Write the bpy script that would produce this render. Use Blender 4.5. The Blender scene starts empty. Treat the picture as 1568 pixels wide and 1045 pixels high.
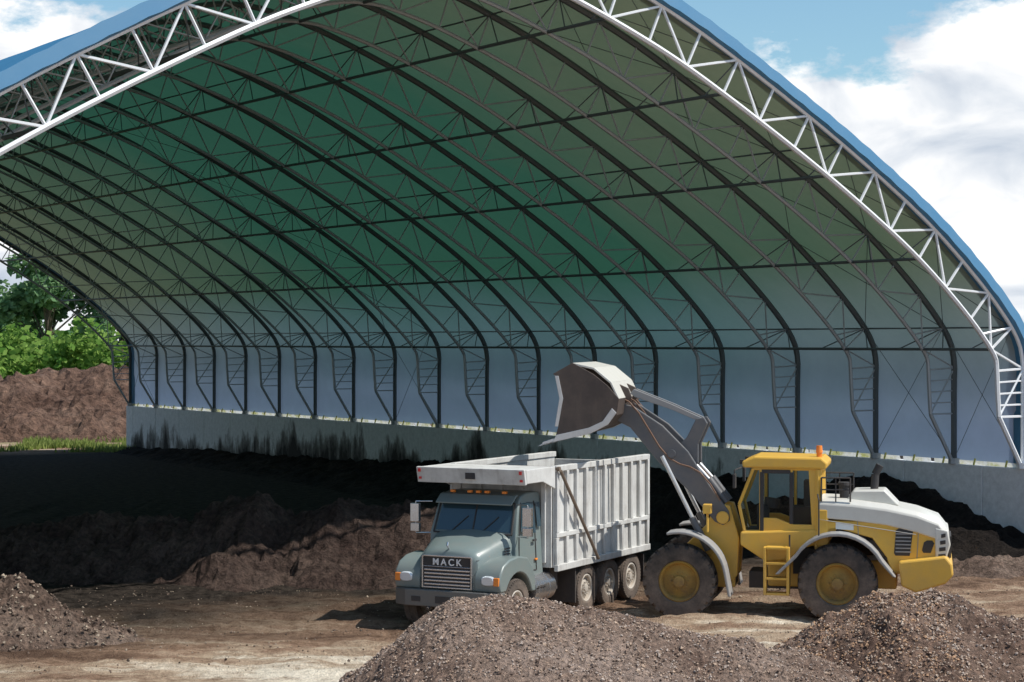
import bpy, math, random
from mathutils import Vector, Matrix, noise
random.seed(7)
scene=bpy.context.scene
R=math.radians
# ---------------------------------------------------------------- helpers
def new_mat(name):
    m=bpy.data.materials.new(name); m.use_nodes=True
    nt=m.node_tree; b=nt.nodes['Principled BSDF']; return m,nt,b
def N(nt,t,**k):
    n=nt.nodes.new(t)
    for a,v in k.items(): setattr(n,a,v)
    return n
def noise_node(nt,scale,detail=6,rough=.6,vec=None,obj=False,stretch=None,rot=None):
    tc=N(nt,'ShaderNodeTexCoord'); src=tc.outputs['Object']
    if stretch:
        mp=N(nt,'ShaderNodeMapping'); mp.inputs['Scale'].default_value=stretch
        if rot: mp.inputs['Rotation'].default_value=(0,0,rot)
        nt.links.new(src,mp.inputs[0]); src=mp.outputs[0]
    n=N(nt,'ShaderNodeTexNoise'); n.inputs['Scale'].default_value=scale
    n.inputs['Detail'].default_value=detail; n.inputs['Roughness'].default_value=rough
    nt.links.new(src,n.inputs['Vector']); return n.outputs['Fac']
def ramp(nt,src,stops):
    r=N(nt,'ShaderNodeValToRGB'); e=r.color_ramp.elements
    while len(e)<len(stops): e.new(.5)
    for i,(p,c) in enumerate(stops):
        e[i].position=p; e[i].color=(c[0],c[1],c[2],1) if not isinstance(c,(int,float)) else (c,c,c,1)
    nt.links.new(src,r.inputs[0]); return r.outputs[0]
def mix(nt,f,a,b,mode='MIX'):
    m=N(nt,'ShaderNodeMix',data_type='RGBA',blend_type=mode)
    for s,v in ((m.inputs[0],f),(m.inputs[6],a),(m.inputs[7],b)):
        if hasattr(v,'is_output'): nt.links.new(v,s)
        elif isinstance(v,(int,float)): s.default_value=v
        else: s.default_value=(v[0],v[1],v[2],1)
    return m.outputs[2]
def mth(nt,op,a,b=None,clamp=False):
    m=N(nt,'ShaderNodeMath',operation=op); m.use_clamp=clamp
    for s,v in ((m.inputs[0],a),(m.inputs[1],b)):
        if v is None: continue
        if hasattr(v,'is_output'): nt.links.new(v,s)
        else: s.default_value=v
    return m.outputs[0]
def bump(nt,b,src,st,dist=.02):
    bp=N(nt,'ShaderNodeBump'); bp.inputs['Strength'].default_value=st; bp.inputs['Distance'].default_value=dist
    nt.links.new(src,bp.inputs['Height']); nt.links.new(bp.outputs[0],b.inputs['Normal'])
def paint(name,col,rough=.4,metal=0,dust=.35,dcol=(.30,.23,.17),scale=2.5,streak=0):
    m,nt,b=new_mat(name)
    n=noise_node(nt,scale,8,.65); n2=noise_node(nt,scale*9,4,.6)
    tc=N(nt,'ShaderNodeTexCoord'); sx=N(nt,'ShaderNodeSeparateXYZ'); nt.links.new(tc.outputs['Object'],sx.inputs[0])
    low=mth(nt,'MULTIPLY',mth(nt,'SUBTRACT',1.5,sx.outputs['Z'],True),.6)
    f=mth(nt,'ADD',mth(nt,'MULTIPLY',mth(nt,'SUBTRACT',n,.38,True),2.2*dust),mth(nt,'MULTIPLY',low,dust))
    f=mth(nt,'MULTIPLY',f,mth(nt,'ADD',n2,.45),True)
    if streak:
        s=noise_node(nt,5,6,.6,stretch=(1,1,.12))
        f=mth(nt,'ADD',f,mth(nt,'MULTIPLY',mth(nt,'SUBTRACT',s,.5,True),streak*4),True)
    c=mix(nt,f,col,dcol)
    nt.links.new(c,b.inputs['Base Color'])
    r=mth(nt,'ADD',mth(nt,'MULTIPLY',f,.5),rough,True); nt.links.new(r,b.inputs['Roughness'])
    b.inputs['Metallic'].default_value=metal
    return m
def dirt(name,c1,c2,c3,scale=1.0,bs=.8,fine=14,con=1.0,dist=.06):
    m,nt,b=new_mat(name)
    n1=noise_node(nt,scale,10,.7); n2=noise_node(nt,fine,6,.75)
    c=ramp(nt,n1,[(.32,c1),(.5,c2),(.68,c3)])
    c=mix(nt,min(1,.8*con),c,ramp(nt,n2,[(.34,(.28,.27,.26)),(.5,(.95,.95,.95)),(.68,(1.75,1.68,1.6))]),'MULTIPLY')
    nt.links.new(c,b.inputs['Base Color']); b.inputs['Roughness'].default_value=.95
    b.inputs['Specular IOR Level'].default_value=.15
    h=mth(nt,'ADD',n2,mth(nt,'MULTIPLY',noise_node(nt,fine*.25,8,.7),2.5))
    bump(nt,b,h,bs,dist)
    return m
class MB:
    def __init__(s): s.v=[];s.f=[];s.m=[]
    def add(s,vs,fs,mi=0):
        o=len(s.v); s.v+= [tuple(v) for v in vs]; s.f+=[tuple(i+o for i in f) for f in fs]; s.m+=[mi]*len(fs)
    def box(s,x0,x1,y0,y1,z0,z1,mi=0):
        s.add([(x0,y0,z0),(x1,y0,z0),(x1,y1,z0),(x0,y1,z0),(x0,y0,z1),(x1,y0,z1),(x1,y1,z1),(x0,y1,z1)],
              [(0,3,2,1),(4,5,6,7),(0,1,5,4),(1,2,6,5),(2,3,7,6),(3,0,4,7)],mi)
    def prism(s,p,y0,y1,mi=0):
        n=len(p)
        s.add([(a,y0,b) for a,b in p]+[(a,y1,b) for a,b in p],
              [tuple(range(n)),tuple(range(2*n-1,n-1,-1))]+[(i,i+n,(i+1)%n+n,(i+1)%n) for i in range(n)],mi)
    def tube(s,p,q,r,n=6,mi=0,r2=None):
        p=Vector(p);q=Vector(q);d=q-p
        if d.length<1e-6: return
        r2=r if r2 is None else r2
        a=d.normalized(); u=a.cross(Vector((0,0,1)))
        if u.length<.05: u=a.cross(Vector((1,0,0)))
        u.normalize(); w=a.cross(u); vs=[]
        for c,rr in ((p,r),(q,r2)):
            for i in range(n):
                t=2*math.pi*i/n; vs.append(c+u*math.cos(t)*rr+w*math.sin(t)*rr)
        s.add(vs,[(i,(i+1)%n,(i+1)%n+n,i+n) for i in range(n)]+[tuple(range(n-1,-1,-1)),tuple(range(n,2*n))],mi)
    def path(s,pts,r,n=6,mi=0):
        for a,b in zip(pts[:-1],pts[1:]): s.tube(a,b,r,n,mi)
    def lathe(s,c,prof,n=40,mi=0):   # axis y, prof (r,y)
        vs=[]
        for r,y in prof:
            for i in range(n):
                t=2*math.pi*i/n; vs.append((c[0]+r*math.cos(t),c[1]+y,c[2]+r*math.sin(t)))
        fs=[]
        for k in range(len(prof)-1):
            for i in range(n):
                fs.append((k*n+i,(k+1)*n+i,(k+1)*n+(i+1)%n,k*n+(i+1)%n))
        s.add(vs,fs,mi)
    def loft(s,rings,mi=0,cap=True):
        n=len(rings[0]); vs=[p for r in rings for p in r]; fs=[]
        for k in range(len(rings)-1):
            for i in range(n): fs.append((k*n+i,k*n+(i+1)%n,(k+1)*n+(i+1)%n,(k+1)*n+i))
        if cap: fs+=[tuple(range(n-1,-1,-1)),tuple((len(rings)-1)*n+i for i in range(n))]
        s.add(vs,fs,mi)
    def obj(s,name,mats,parent=None,bevel=0,smooth=False,fixn=True):
        me=bpy.data.meshes.new(name); me.from_pydata(s.v,[],s.f)
        for m in (mats if isinstance(mats,(list,tuple)) else [mats]): me.materials.append(m)
        for p,mi in zip(me.polygons,s.m): p.material_index=mi
        if fixn:
            import bmesh
            bm=bmesh.new(); bm.from_mesh(me); bmesh.ops.recalc_face_normals(bm,faces=bm.faces); bm.to_mesh(me); bm.free()
        if smooth:
            me.polygons.foreach_set('use_smooth',[True]*len(me.polygons))
            try: me.set_sharp_from_angle(angle=R(35))
            except Exception: pass
        o=bpy.data.objects.new(name,me); scene.collection.objects.link(o)
        if parent: o.parent=parent
        if bevel:
            md=o.modifiers.new('b','BEVEL'); md.width=bevel; md.segments=2; md.limit_method='ANGLE'; md.angle_limit=R(40)
        return o
def empty(name,loc=(0,0,0),rz=0):
    e=bpy.data.objects.new(name,None); e.location=loc; e.rotation_euler=(0,0,rz); scene.collection.objects.link(e); return e
def interp(pts,x):
    if x<=pts[0][0]: return pts[0][1]
    for (a,b),(c,d) in zip(pts[:-1],pts[1:]):
        if x<=c:
            t=(x-a)/(c-a); return b+(d-b)*t
    return pts[-1][1]
def fbm(x,y,z=0,o=5):
    return noise.fractal(Vector((x,y,z)),1.0,2.0,o)
# ---------------------------------------------------------------- camera
cd=bpy.data.cameras.new('Camera'); cam=bpy.data.objects.new('Camera',cd); scene.collection.objects.link(cam)
cam.location=(0,0,5.8); cam.rotation_euler=(R(90),0,0); cd.lens=68.9; cd.sensor_width=36; cd.clip_end=3000; cd.shift_y=0.001
scene.camera=cam
scene.view_settings.view_transform='Standard'
try: scene.view_settings.look='None'
except Exception: pass
# ---------------------------------------------------------------- light
el=R(55); sd=Vector((.965,-.26,0)).normalized()
sdir=Vector((sd.x*math.cos(el),sd.y*math.cos(el),math.sin(el)))
ld=bpy.data.lights.new('sun','SUN'); ld.energy=5.0; ld.angle=R(.5); ld.color=(1,.955,.88)
lo=bpy.data.objects.new('sun',ld); lo.rotation_euler=(-sdir).to_track_quat('-Z','Y').to_euler(); lo.location=(20,-10,40); scene.collection.objects.link(lo)
w=bpy.data.worlds.new('World'); scene.world=w; w.use_nodes=True; nt=w.node_tree
bg=nt.nodes['Background']; bg.inputs['Strength'].default_value=.15
sky=N(nt,'ShaderNodeTexSky',sky_type='NISHITA'); sky.sun_disc=False; sky.sun_elevation=el; sky.sun_rotation=math.atan2(sdir.x,sdir.y)
sky.air_density=1.0; sky.dust_density=.6; sky.ozone_density=1.5
tc=N(nt,'ShaderNodeTexCoord'); mp=N(nt,'ShaderNodeMapping'); mp.inputs['Scale'].default_value=(1,1,1.9); mp.inputs['Location'].default_value=(.35,.2,.1)
nt.links.new(tc.outputs['Generated'],mp.inputs[0])
cn=N(nt,'ShaderNodeTexNoise'); cn.inputs['Scale'].default_value=7; cn.inputs['Detail'].default_value=11; cn.inputs['Roughness'].default_value=.6
nt.links.new(mp.outputs[0],cn.inputs['Vector'])
cn2=N(nt,'ShaderNodeTexNoise'); cn2.inputs['Scale'].default_value=15; cn2.inputs['Detail'].default_value=9; cn2.inputs['Distortion'].default_value=.6
nt.links.new(mp.outputs[0],cn2.inputs['Vector'])
sx=N(nt,'ShaderNodeSeparateXYZ'); nt.links.new(tc.outputs['Generated'],sx.inputs[0])
hz=mth(nt,'MULTIPLY',mth(nt,'SUBTRACT',.160,sx.outputs['Z']),3.4)
hz=mth(nt,'MAXIMUM',hz,-.12)
cm=ramp(nt,mth(nt,'ADD',cn.outputs['Fac'],hz),[(.49,0.0),(.55,1.0)])
ccol=ramp(nt,cn2.outputs['Fac'],[(.33,(3.7,4.2,4.9)),(.46,(5.4,5.7,6.1)),(.58,(7.2,7.2,7.2))])
sb=mix(nt,1.0,sky.outputs[0],(.74,.90,.90),'MULTIPLY')
nt.links.new(mix(nt,cm,sb,ccol),bg.inputs['Color'])
# ---------------------------------------------------------------- materials
m_steel=paint('galvanised_steel',(.36,.39,.41),.5,.2,.15,(.3,.28,.25))
m_chord=paint('outer_chord_steel',(.09,.105,.11),.6,.2,.1)
m_steelf=paint('front_truss_steel',(.78,.8,.82),.4,.1,.08)  # galvanised steel painted paler to stand for sun on the front arch
m_purlin=paint('purlin_steel',(.11,.13,.14),.5,.3,.1)
# fabric
m_fab,nt,b=new_mat('fabric_cover'); nt.nodes.remove(b)
def tcoord(nt):
    g=N(nt,'ShaderNodeNewGeometry'); sp=N(nt,'ShaderNodeSeparateXYZ'); nt.links.new(g.outputs['Position'],sp.inputs[0])
    return mth(nt,'ADD',mth(nt,'MULTIPLY',mth(nt,'SUBTRACT',sp.outputs['X'],13.8),-.55),mth(nt,'MULTIPLY',mth(nt,'SUBTRACT',sp.outputs['Y'],52.7),.835)),sp.outputs['Z'],g
tt,zz,gg=tcoord(nt)
nn=noise_node(nt,.1,4,.6); nf=noise_node(nt,.9,6,.6)
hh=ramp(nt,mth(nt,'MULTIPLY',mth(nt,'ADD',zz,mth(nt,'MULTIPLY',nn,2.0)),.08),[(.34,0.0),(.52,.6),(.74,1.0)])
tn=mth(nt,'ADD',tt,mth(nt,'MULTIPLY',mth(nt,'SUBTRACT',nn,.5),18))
ends=mth(nt,'MAXIMUM',mth(nt,'SUBTRACT',1,mth(nt,'MULTIPLY',tn,.07),True),mth(nt,'MULTIPLY',mth(nt,'SUBTRACT',tn,34),.045,True),True)  # paler towards the open ends: interior light falloff painted into the fabric colour
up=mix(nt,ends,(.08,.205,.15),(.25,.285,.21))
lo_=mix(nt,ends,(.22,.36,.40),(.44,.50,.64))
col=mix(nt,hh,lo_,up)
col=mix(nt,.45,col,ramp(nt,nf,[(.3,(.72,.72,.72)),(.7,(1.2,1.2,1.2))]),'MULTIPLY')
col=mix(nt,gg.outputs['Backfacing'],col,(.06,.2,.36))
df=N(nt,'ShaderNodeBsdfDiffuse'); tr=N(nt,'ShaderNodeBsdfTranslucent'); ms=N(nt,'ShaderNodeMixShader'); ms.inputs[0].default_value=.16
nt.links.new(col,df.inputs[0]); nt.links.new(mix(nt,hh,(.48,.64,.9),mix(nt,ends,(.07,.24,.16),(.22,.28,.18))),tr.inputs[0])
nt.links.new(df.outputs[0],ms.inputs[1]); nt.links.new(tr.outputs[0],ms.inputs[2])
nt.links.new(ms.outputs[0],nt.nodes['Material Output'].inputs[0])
m_gap_strip,nt,b=new_mat('gap_glow_strip'); nt.nodes.remove(b)  # added translucent strip, standing in for daylight through the wall-top gap
sc=ramp(nt,noise_node(nt,1.3,6,.75),[(.40,(.42,.42,.16)),(.5,(.62,.6,.5)),(.60,(.7,.7,.68))])
df=N(nt,'ShaderNodeBsdfDiffuse'); tr=N(nt,'ShaderNodeBsdfTranslucent'); ms=N(nt,'ShaderNodeMixShader'); ms.inputs[0].default_value=.45
nt.links.new(sc,df.inputs[0]); nt.links.new(sc,tr.inputs[0]); nt.links.new(df.outputs[0],ms.inputs[1]); nt.links.new(tr.outputs[0],ms.inputs[2]); nt.links.new(ms.outputs[0],nt.nodes['Material Output'].inputs[0])
m_blue=paint('blue_trim_fabric',(.055,.19,.34),.6,0,.12,(.35,.42,.45),.8)
# concrete
m_con,nt,b=new_mat('stained_concrete')
n1=noise_node(nt,.7,8,.65,stretch=(1,1,.35)); n2=noise_node(nt,6,8,.7)
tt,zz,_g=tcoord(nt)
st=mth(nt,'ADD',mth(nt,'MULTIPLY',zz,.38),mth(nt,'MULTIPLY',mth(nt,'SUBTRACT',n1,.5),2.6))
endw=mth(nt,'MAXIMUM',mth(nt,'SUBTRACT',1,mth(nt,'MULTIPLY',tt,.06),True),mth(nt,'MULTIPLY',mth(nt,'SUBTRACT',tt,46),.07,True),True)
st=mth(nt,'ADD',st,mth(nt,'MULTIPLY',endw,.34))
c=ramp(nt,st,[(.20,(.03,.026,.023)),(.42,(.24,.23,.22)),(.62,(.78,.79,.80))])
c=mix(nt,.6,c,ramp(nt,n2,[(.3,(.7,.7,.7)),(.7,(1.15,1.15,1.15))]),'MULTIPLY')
nt.links.new(c,b.inputs['Base Color']); b.inputs['Roughness'].default_value=.9; bump(nt,b,n2,.3,.01)
# ground
m_gr,nt,b=new_mat('dirt_ground')
n1=noise_node(nt,.2,8,.65); n2=noise_node(nt,3.2,10,.75); n3=noise_node(nt,.8,8,.7,stretch=(.25,1.6,1),rot=.25); n4=noise_node(nt,22,5,.7)
g=N(nt,'ShaderNodeNewGeometry'); vm=N(nt,'ShaderNodeVectorMath',operation='DISTANCE'); nt.links.new(g.outputs['Position'],vm.inputs[0]); vm.inputs[1].default_value=(-4.5,34.0,0)
vm2=N(nt,'ShaderNodeVectorMath',operation='DISTANCE'); nt.links.new(g.outputs['Position'],vm2.inputs[0]); vm2.inputs[1].default_value=(5,37.5,0)
sandy=mth(nt,'MAXIMUM',mth(nt,'SUBTRACT',1,mth(nt,'MULTIPLY',vm.outputs['Value'],.2),True),mth(nt,'SUBTRACT',1,mth(nt,'MULTIPLY',vm2.outputs['Value'],.2),True))
mixn=mth(nt,'ADD',mth(nt,'MULTIPLY',n1,.45),mth(nt,'MULTIPLY',n3,.55))
mixn=mth(nt,'ADD',mth(nt,'SUBTRACT',mixn,.02),mth(nt,'MULTIPLY',sandy,.14))
tan_dirt=ramp(nt,mixn,[(.40,(.13,.08,.055)),(.48,(.29,.19,.13)),(.555,(.46,.35,.25)),(.64,(.78,.70,.57))])  # yard dirt, from brown to pale sand
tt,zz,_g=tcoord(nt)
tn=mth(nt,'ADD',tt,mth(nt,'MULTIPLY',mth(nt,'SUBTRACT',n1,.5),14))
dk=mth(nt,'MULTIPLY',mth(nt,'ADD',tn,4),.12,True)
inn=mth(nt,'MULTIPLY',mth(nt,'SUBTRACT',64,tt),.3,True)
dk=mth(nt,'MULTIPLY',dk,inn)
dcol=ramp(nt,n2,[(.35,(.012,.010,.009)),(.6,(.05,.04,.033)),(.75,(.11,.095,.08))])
c=mix(nt,dk,tan_dirt,dcol)
gf=mth(nt,'MULTIPLY',mth(nt,'SUBTRACT',mth(nt,'ADD',tt,mth(nt,'MULTIPLY',mth(nt,'SUBTRACT',n2,.5),10)),72),.2,True)
c=mix(nt,gf,c,ramp(nt,n2,[(.3,(.07,.12,.03)),(.7,(.2,.27,.08))]))
c=mix(nt,.75,c,ramp(nt,n4,[(.28,(.5,.47,.44)),(.5,(1.05,1.05,1.05)),(.72,(1.35,1.3,1.25))]),'MULTIPLY')
c=mix(nt,.6,c,ramp(nt,n2,[(.34,(.42,.37,.33)),(.54,(1.15,1.15,1.15))]),'MULTIPLY')
nt.links.new(c,b.inputs['Base Color']); b.inputs['Roughness'].default_value=.95; b.inputs['Specular IOR Level'].default_value=.1
bump(nt,b,mth(nt,'ADD',mth(nt,'MULTIPLY',n2,2),n4),.9,.08)
m_black=dirt('black_compost',(.007,.005,.005),(.018,.014,.012),(.045,.034,.028),.8,.9,9)
m_brown=dirt('brown_compost',(.045,.028,.024),(.09,.062,.052),(.14,.10,.082),.7,1,6,1,.12)
m_grav=dirt('gravelly_mulch',(.20,.13,.10),(.36,.26,.205),(.48,.37,.31),.6,1,15,1.1,.08)
m_grav2=dirt('mulch_heap',(.14,.085,.065),(.28,.19,.145),(.38,.275,.22),.6,1,11,1.1,.09)
m_soil=dirt('loose_soil',(.08,.055,.042),(.18,.125,.098),(.32,.24,.19),.6,1,8,1.1,.1)
m_far=dirt('outdoor_soil',(.09,.052,.038),(.16,.10,.075),(.23,.155,.115),.25,1,2.2,1.1,.2)
# ---------------------------------------------------------------- ground
def axis(a,b,fa,fb,fine,growth=1.35):
    xs=[]; x=fa
    while x<fb: xs.append(x); x+=fine
    xs.append(fb); s=fine; x=fb
    while x<b: s*=growth; x+=s; xs.append(min(x,b))
    s=fine;x=fa
    while x>a: s*=growth; x-=s; xs.insert(0,max(x,a))
    return xs
xs=axis(-1500,1500,-16,16,.14); ys=axis(-60,2500,31,54,.14)
def gz(x,y):
    k=1 if (-20<x<20 and 20<y<70) else 0
    if not k: return 0
    z=.05*fbm(x*.35,y*.35)+.07*fbm(x*1.2,y*2.2,3)+.03*fbm(x*4,y*4,6,3)
    for c0,am in ((37.2,.5),(39.4,.8),(41.7,.6),(43.6,.9)):
        yc=c0+am*math.sin(x*.16+c0)+.12*x
        d=abs(y-yc); z+=-.06*math.exp(-(d/.28)**2)+.04*math.exp(-((d-.55)/.2)**2)
    return z
vs=[(x,y,gz(x,y)) for y in ys for x in xs]
nx=len(xs); fs=[(j*nx+i,j*nx+i+1,(j+1)*nx+i+1,(j+1)*nx+i) for j in range(len(ys)-1) for i in range(nx-1)]
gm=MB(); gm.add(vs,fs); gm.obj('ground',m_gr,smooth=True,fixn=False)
# ---------------------------------------------------------------- heaps
def hn(x,y,amp,fr,seed):
    # lumpy relief: broad undulation + slumps + clods
    return amp*fbm(x*fr,y*fr,seed)+amp*.5*fbm(x*fr*3.1,y*fr*3.1,seed+5)
def heap(name,mat,x0,x1,y0,y1,res,hf,amp=.12,fr=.8,rough=.03,seed=0):
    nx=int((x1-x0)/res)+1; ny=int((y1-y0)/res)+1; vs=[]
    for j in range(ny):
        for i in range(nx):
            x=x0+i*res;y=y0+j*res
            h=hf(x,y)
            q=min(1,max(0,(h+.3)/.6))
            h+=q*(hn(x,y,amp,fr,seed)+rough*fbm(x*7,y*7,seed,4))
            vs.append((x,y,max(h,-.12)))
    fs=[]
    for j in range(ny-1):
        for i in range(nx-1):
            f=(j*nx+i,j*nx+i+1,(j+1)*nx+i+1,(j+1)*nx+i)
            if max(vs[k][2] for k in f)>-.1: fs.append(f)
    b=MB(); b.add(vs,fs); return b.obj(name,mat,smooth=False,fixn=False)
def ridge(pts,yc,sf,sb,rnd=.5):
    def f(x,y):
        H=interp(pts,x); c=interp(yc,x) if isinstance(yc,list) else yc
        d=y-c; s=sb if d>0 else sf
        return H-s*(math.sqrt(d*d+rnd*rnd)-rnd)
    return f
fA=ridge([(-5,-1.2),(-3.4,.15),(-2.76,.62),(-2.1,1.1),(-1.5,1.6),(-.9,1.92),(-.3,2.03),(.4,1.98),(1.2,1.78),(2.1,1.58),(3.1,1.42),(4.3,1.2),(6,.6),(8,-1)],29,.5,.65,.6)
fB=ridge([(2.5,-.6),(4.2,1.0),(5.0,1.45),(5.7,1.85),(6.3,1.85),(7,1.68),(7.8,1.5),(9.5,1.4),(12,.8),(15,-.6)],30.6,.42,.65,.7)
def scatter(hf,x0,x1,y0,y1,n,s0,s1,seed,amp=.12,fr=.8,lo=-.05,big=.06):
    rnd=random.Random(seed); b=MB()
    for _ in range(n):
        x=rnd.uniform(x0,x1);y=rnd.uniform(y0,y1);h=hf(x,y)
        if h<lo: continue
        if amp: h+=hn(x,y,amp,fr,seed)
        s=rnd.uniform(s0,s1)*(1 if rnd.random()>big else 1.8)
        mt=Matrix.Rotation(rnd.uniform(0,6),3,'Z')@Matrix.Rotation(rnd.uniform(0,6),3,'X')
        p=[Vector(q)*s for q in ((1,0,0),(-.9,.2,0),(0,.8,.1),(.1,-.8,0),(0,.1,.7),(0,0,-.6))]
        p=[mt@q+Vector((x,y,h+s*.25)) for q in p]
        b.add(p,[(0,2,4),(2,1,4),(1,3,4),(3,0,4),(2,0,5),(1,2,5),(3,1,5),(0,3,5)],rnd.randrange(3))
    return b
def stone(n,c):
    m,nt,b=new_mat(n); nn=noise_node(nt,8,3); nt.links.new(mix(nt,nn,(c[0]*.6,c[1]*.6,c[2]*.6),c),b.inputs['Base Color']); b.inputs['Roughness'].default_value=.9; return m
stm=[stone('chip_tan',(.52,.38,.28)),stone('chip_grey',(.48,.39,.33)),stone('chip_dark',(.15,.10,.075))]
stw=[stone('chip_orange',(.48,.29,.17)),stone('chip_pale',(.52,.40,.31)),stone('chip_brown',(.20,.12,.085))]
stg=[stone('clod_brown',(.22,.155,.115)),stone('clod_tan',(.40,.32,.24)),stone('clod_dark',(.10,.07,.052))]
o=heap('gravel_pile',m_grav,-5.5,8,26,33.5,.055,fA,.13,.8,.05,1)
scatter(fA,-4.5,6.5,26.8,30.6,15000,.012,.027,1,.13).obj('gravel_chips',stm,fixn=False).parent=o
o=heap('gravel_pile',m_grav2,2.5,14,26,35,.06,fB,.15,.9,.06,2)
scatter(fB,3.5,6.6,27,32,9000,.013,.03,2,.15,.9).obj('wood_chips',stw,fixn=False).parent=o
scatter(fB,6.2,10,27,32,4500,.014,.034,2,.15,.9).obj('mulch_chips',stm,fixn=False).parent=o
fL=ridge([(-20,.6),(-14,1.5),(-11,1.25),(-9.9,1.1),(-9.2,.85),(-8.4,.45),(-7.2,.05),(-6,-.3)],38.4,.5,.6,.4)
o=heap('soil_heap',m_soil,-19,-5.5,35,42.5,.08,fL,.30,1.1,.10,3)
scatter(fL,-15,-6,36,41,4000,.02,.05,3,.30,1.1).obj('heap_clods',stg,fixn=False).parent=o
scatter(lambda x,y:gz(x,y) if fbm(x*.5,y*.8,7)>-.05 else -9,-14,14,34,49,6500,.008,.03,9,0,lo=-1,big=.05).obj('loose_clods',stg,fixn=False)
fC=ridge([(-26,.6),(-16,.9),(-13,1.05),(-10.8,1.25),(-8.2,1.35),(-6.5,1.95),(-5.5,1.5),(-4.6,1.7),(-2.3,1.6),(0,1.25),(2,.2),(3,-.5)],[(-26,56),(-12,50),(3,49.5)],.5,.5,.4)
heap('compost_pile',m_brown,-26,3.5,43,60,.11,fC,.38,.75,.12,4)
fE=ridge([(3,-.4),(4,.6),(5,1.3),(6.5,1.5),(8,.9),(9.5,-.3)],58,.5,.5,.4)
heap('compost_pile',m_black,2.5,10,53,62,.14,fE,.3,.7,.06,8)
fG=ridge([(8.0,-.3),(10.2,.15),(11.5,.3),(13,.35),(16,.2)],49.4,.3,.3,.5)
heap('soil_heap',m_soil,8,17,46.5,52,.12,fG,.2,1.0,.06,12)
# along wall
AX=Vector((-.55,.835,0)); UX=Vector((-.835,-.55,0)); F0=Vector((13.8,52.7,0))
def W(t,u,h): return F0+AX*t+UX*u+Vector((0,0,h))
Hw=[(-3,.1),(-1,.4),(0,.65),(1.6,1.1),(3.1,1.45),(4.9,1.85),(7,1.7),(10,1.3),(14,1.5),(20,1.35),(30,1.0),(40,.65),(52,.5),(61,.2),(64,-.2)]
vs=[];nt_=520;nu=90
for i in range(nt_):
    for j in range(nu):
        t=-4+i*.132; u=.12+j*.13
        h=interp(Hw,t)
        h=h-.42*max(0,u-.5)*(.7 if t<8 else 1 if t<22 else .6)
        h=h+(.22*fbm(t*.5,u*.5,11)+.20*fbm(t*1.7,u*1.7,3)+.06*fbm(t*6,u*6,3))*min(1,max(0,h+.3))
        vs.append(W(t,u,max(h,-.12)))
fs=[f for f in ((i*nu+j,(i+1)*nu+j,(i+1)*nu+j+1,i*nu+j+1) for i in range(nt_-1) for j in range(nu-1)) if max(vs[k].z for k in f)>-.1]
b=MB(); b.add(vs,fs); b.obj('black_compost_pile',m_black,fixn=False)
# outdoor far mound
fF=ridge([(-75,2),(-45,3.3),(-30,3.5),(-20,3.7),(-8,3),(0,-1)],[(-75,118),(0,128)],.4,.4,2.5)
heap('soil_mound',m_far,-75,0,104,142,.35,fF,1.1,.22,.4,6)
# ---------------------------------------------------------------- building
bld=empty('fabric_storage_building')
half=[(0,2.52),(0,3.5),(0,4.5),(0,5.3),(.22,5.95),(.9,6.75),(2,7.75),(3.4,8.85),(5,9.9),(7.2,11.2),(10,12.7),(12,13.65),(14.5,14.6),(16.2,15.05),(17.2,15.15)]
full=half+[(34.4-a,b) for a,b in half[-2::-1]]
def cr(P,k=12):
    out=[]
    for i in range(len(P)-1):
        p0=P[max(i-1,0)];p1=P[i];p2=P[i+1];p3=P[min(i+2,len(P)-1)]
        for j in range(k):
            t=j/k
            out.append(tuple(.5*((2*p1[d])+(-p0[d]+p2[d])*t+(2*p0[d]-5*p1[d]+4*p2[d]-p3[d])*t*t+(-p0[d]+3*p1[d]-3*p2[d]+p3[d])*t**3) for d in (0,1)))
    out.append(P[-1]); return out
dense=cr(full)
cum=[0]
for a,b_ in zip(dense[:-1],dense[1:]): cum.append(cum[-1]+math.dist(a,b_))
TOT=cum[-1]
import bisect
def at(s):
    s=max(0,min(TOT,s))
    i=min(max(bisect.bisect(cum,s)-1,0),len(dense)-2); k=(s-cum[i])/(cum[i+1]-cum[i])
    a,c=dense[i],dense[i+1]; return (a[0]+(c[0]-a[0])*k,a[1]+(c[1]-a[1])*k)
def nrm(s):
    a=at(s-.5);c=at(s+.5); dx,dy=c[0]-a[0],c[1]-a[1]; l=math.hypot(dx,dy)
    return (dy/l,-dx/l)   # inward
NN=36
S=[TOT*i/NN for i in range(NN+1)]
OUT=[];INN=[]
for i,s in enumerate(S):
    p=at(s);n=nrm(s); e=min(i,NN-i)
    off=[.14,.95,1.05][min(e,2)]
    OUT.append((p[0]+n[0]*.1,p[1]+n[1]*.1)); INN.append((p[0]+n[0]*(off+.06),p[1]+n[1]*off))
def innat(s):
    p=at(s);n=nrm(s); k=min(s,TOT-s)/(TOT/NN)
    off=interp([(0,.14),(1,.95),(2,1.05)],k)
    return (p[0]+n[0]*(off+.06),p[1]+n[1]*off)
TS=[0,2.5,5.6,9.0,12.6]+[12.6+3.52*k for k in range(1,15)]
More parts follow.
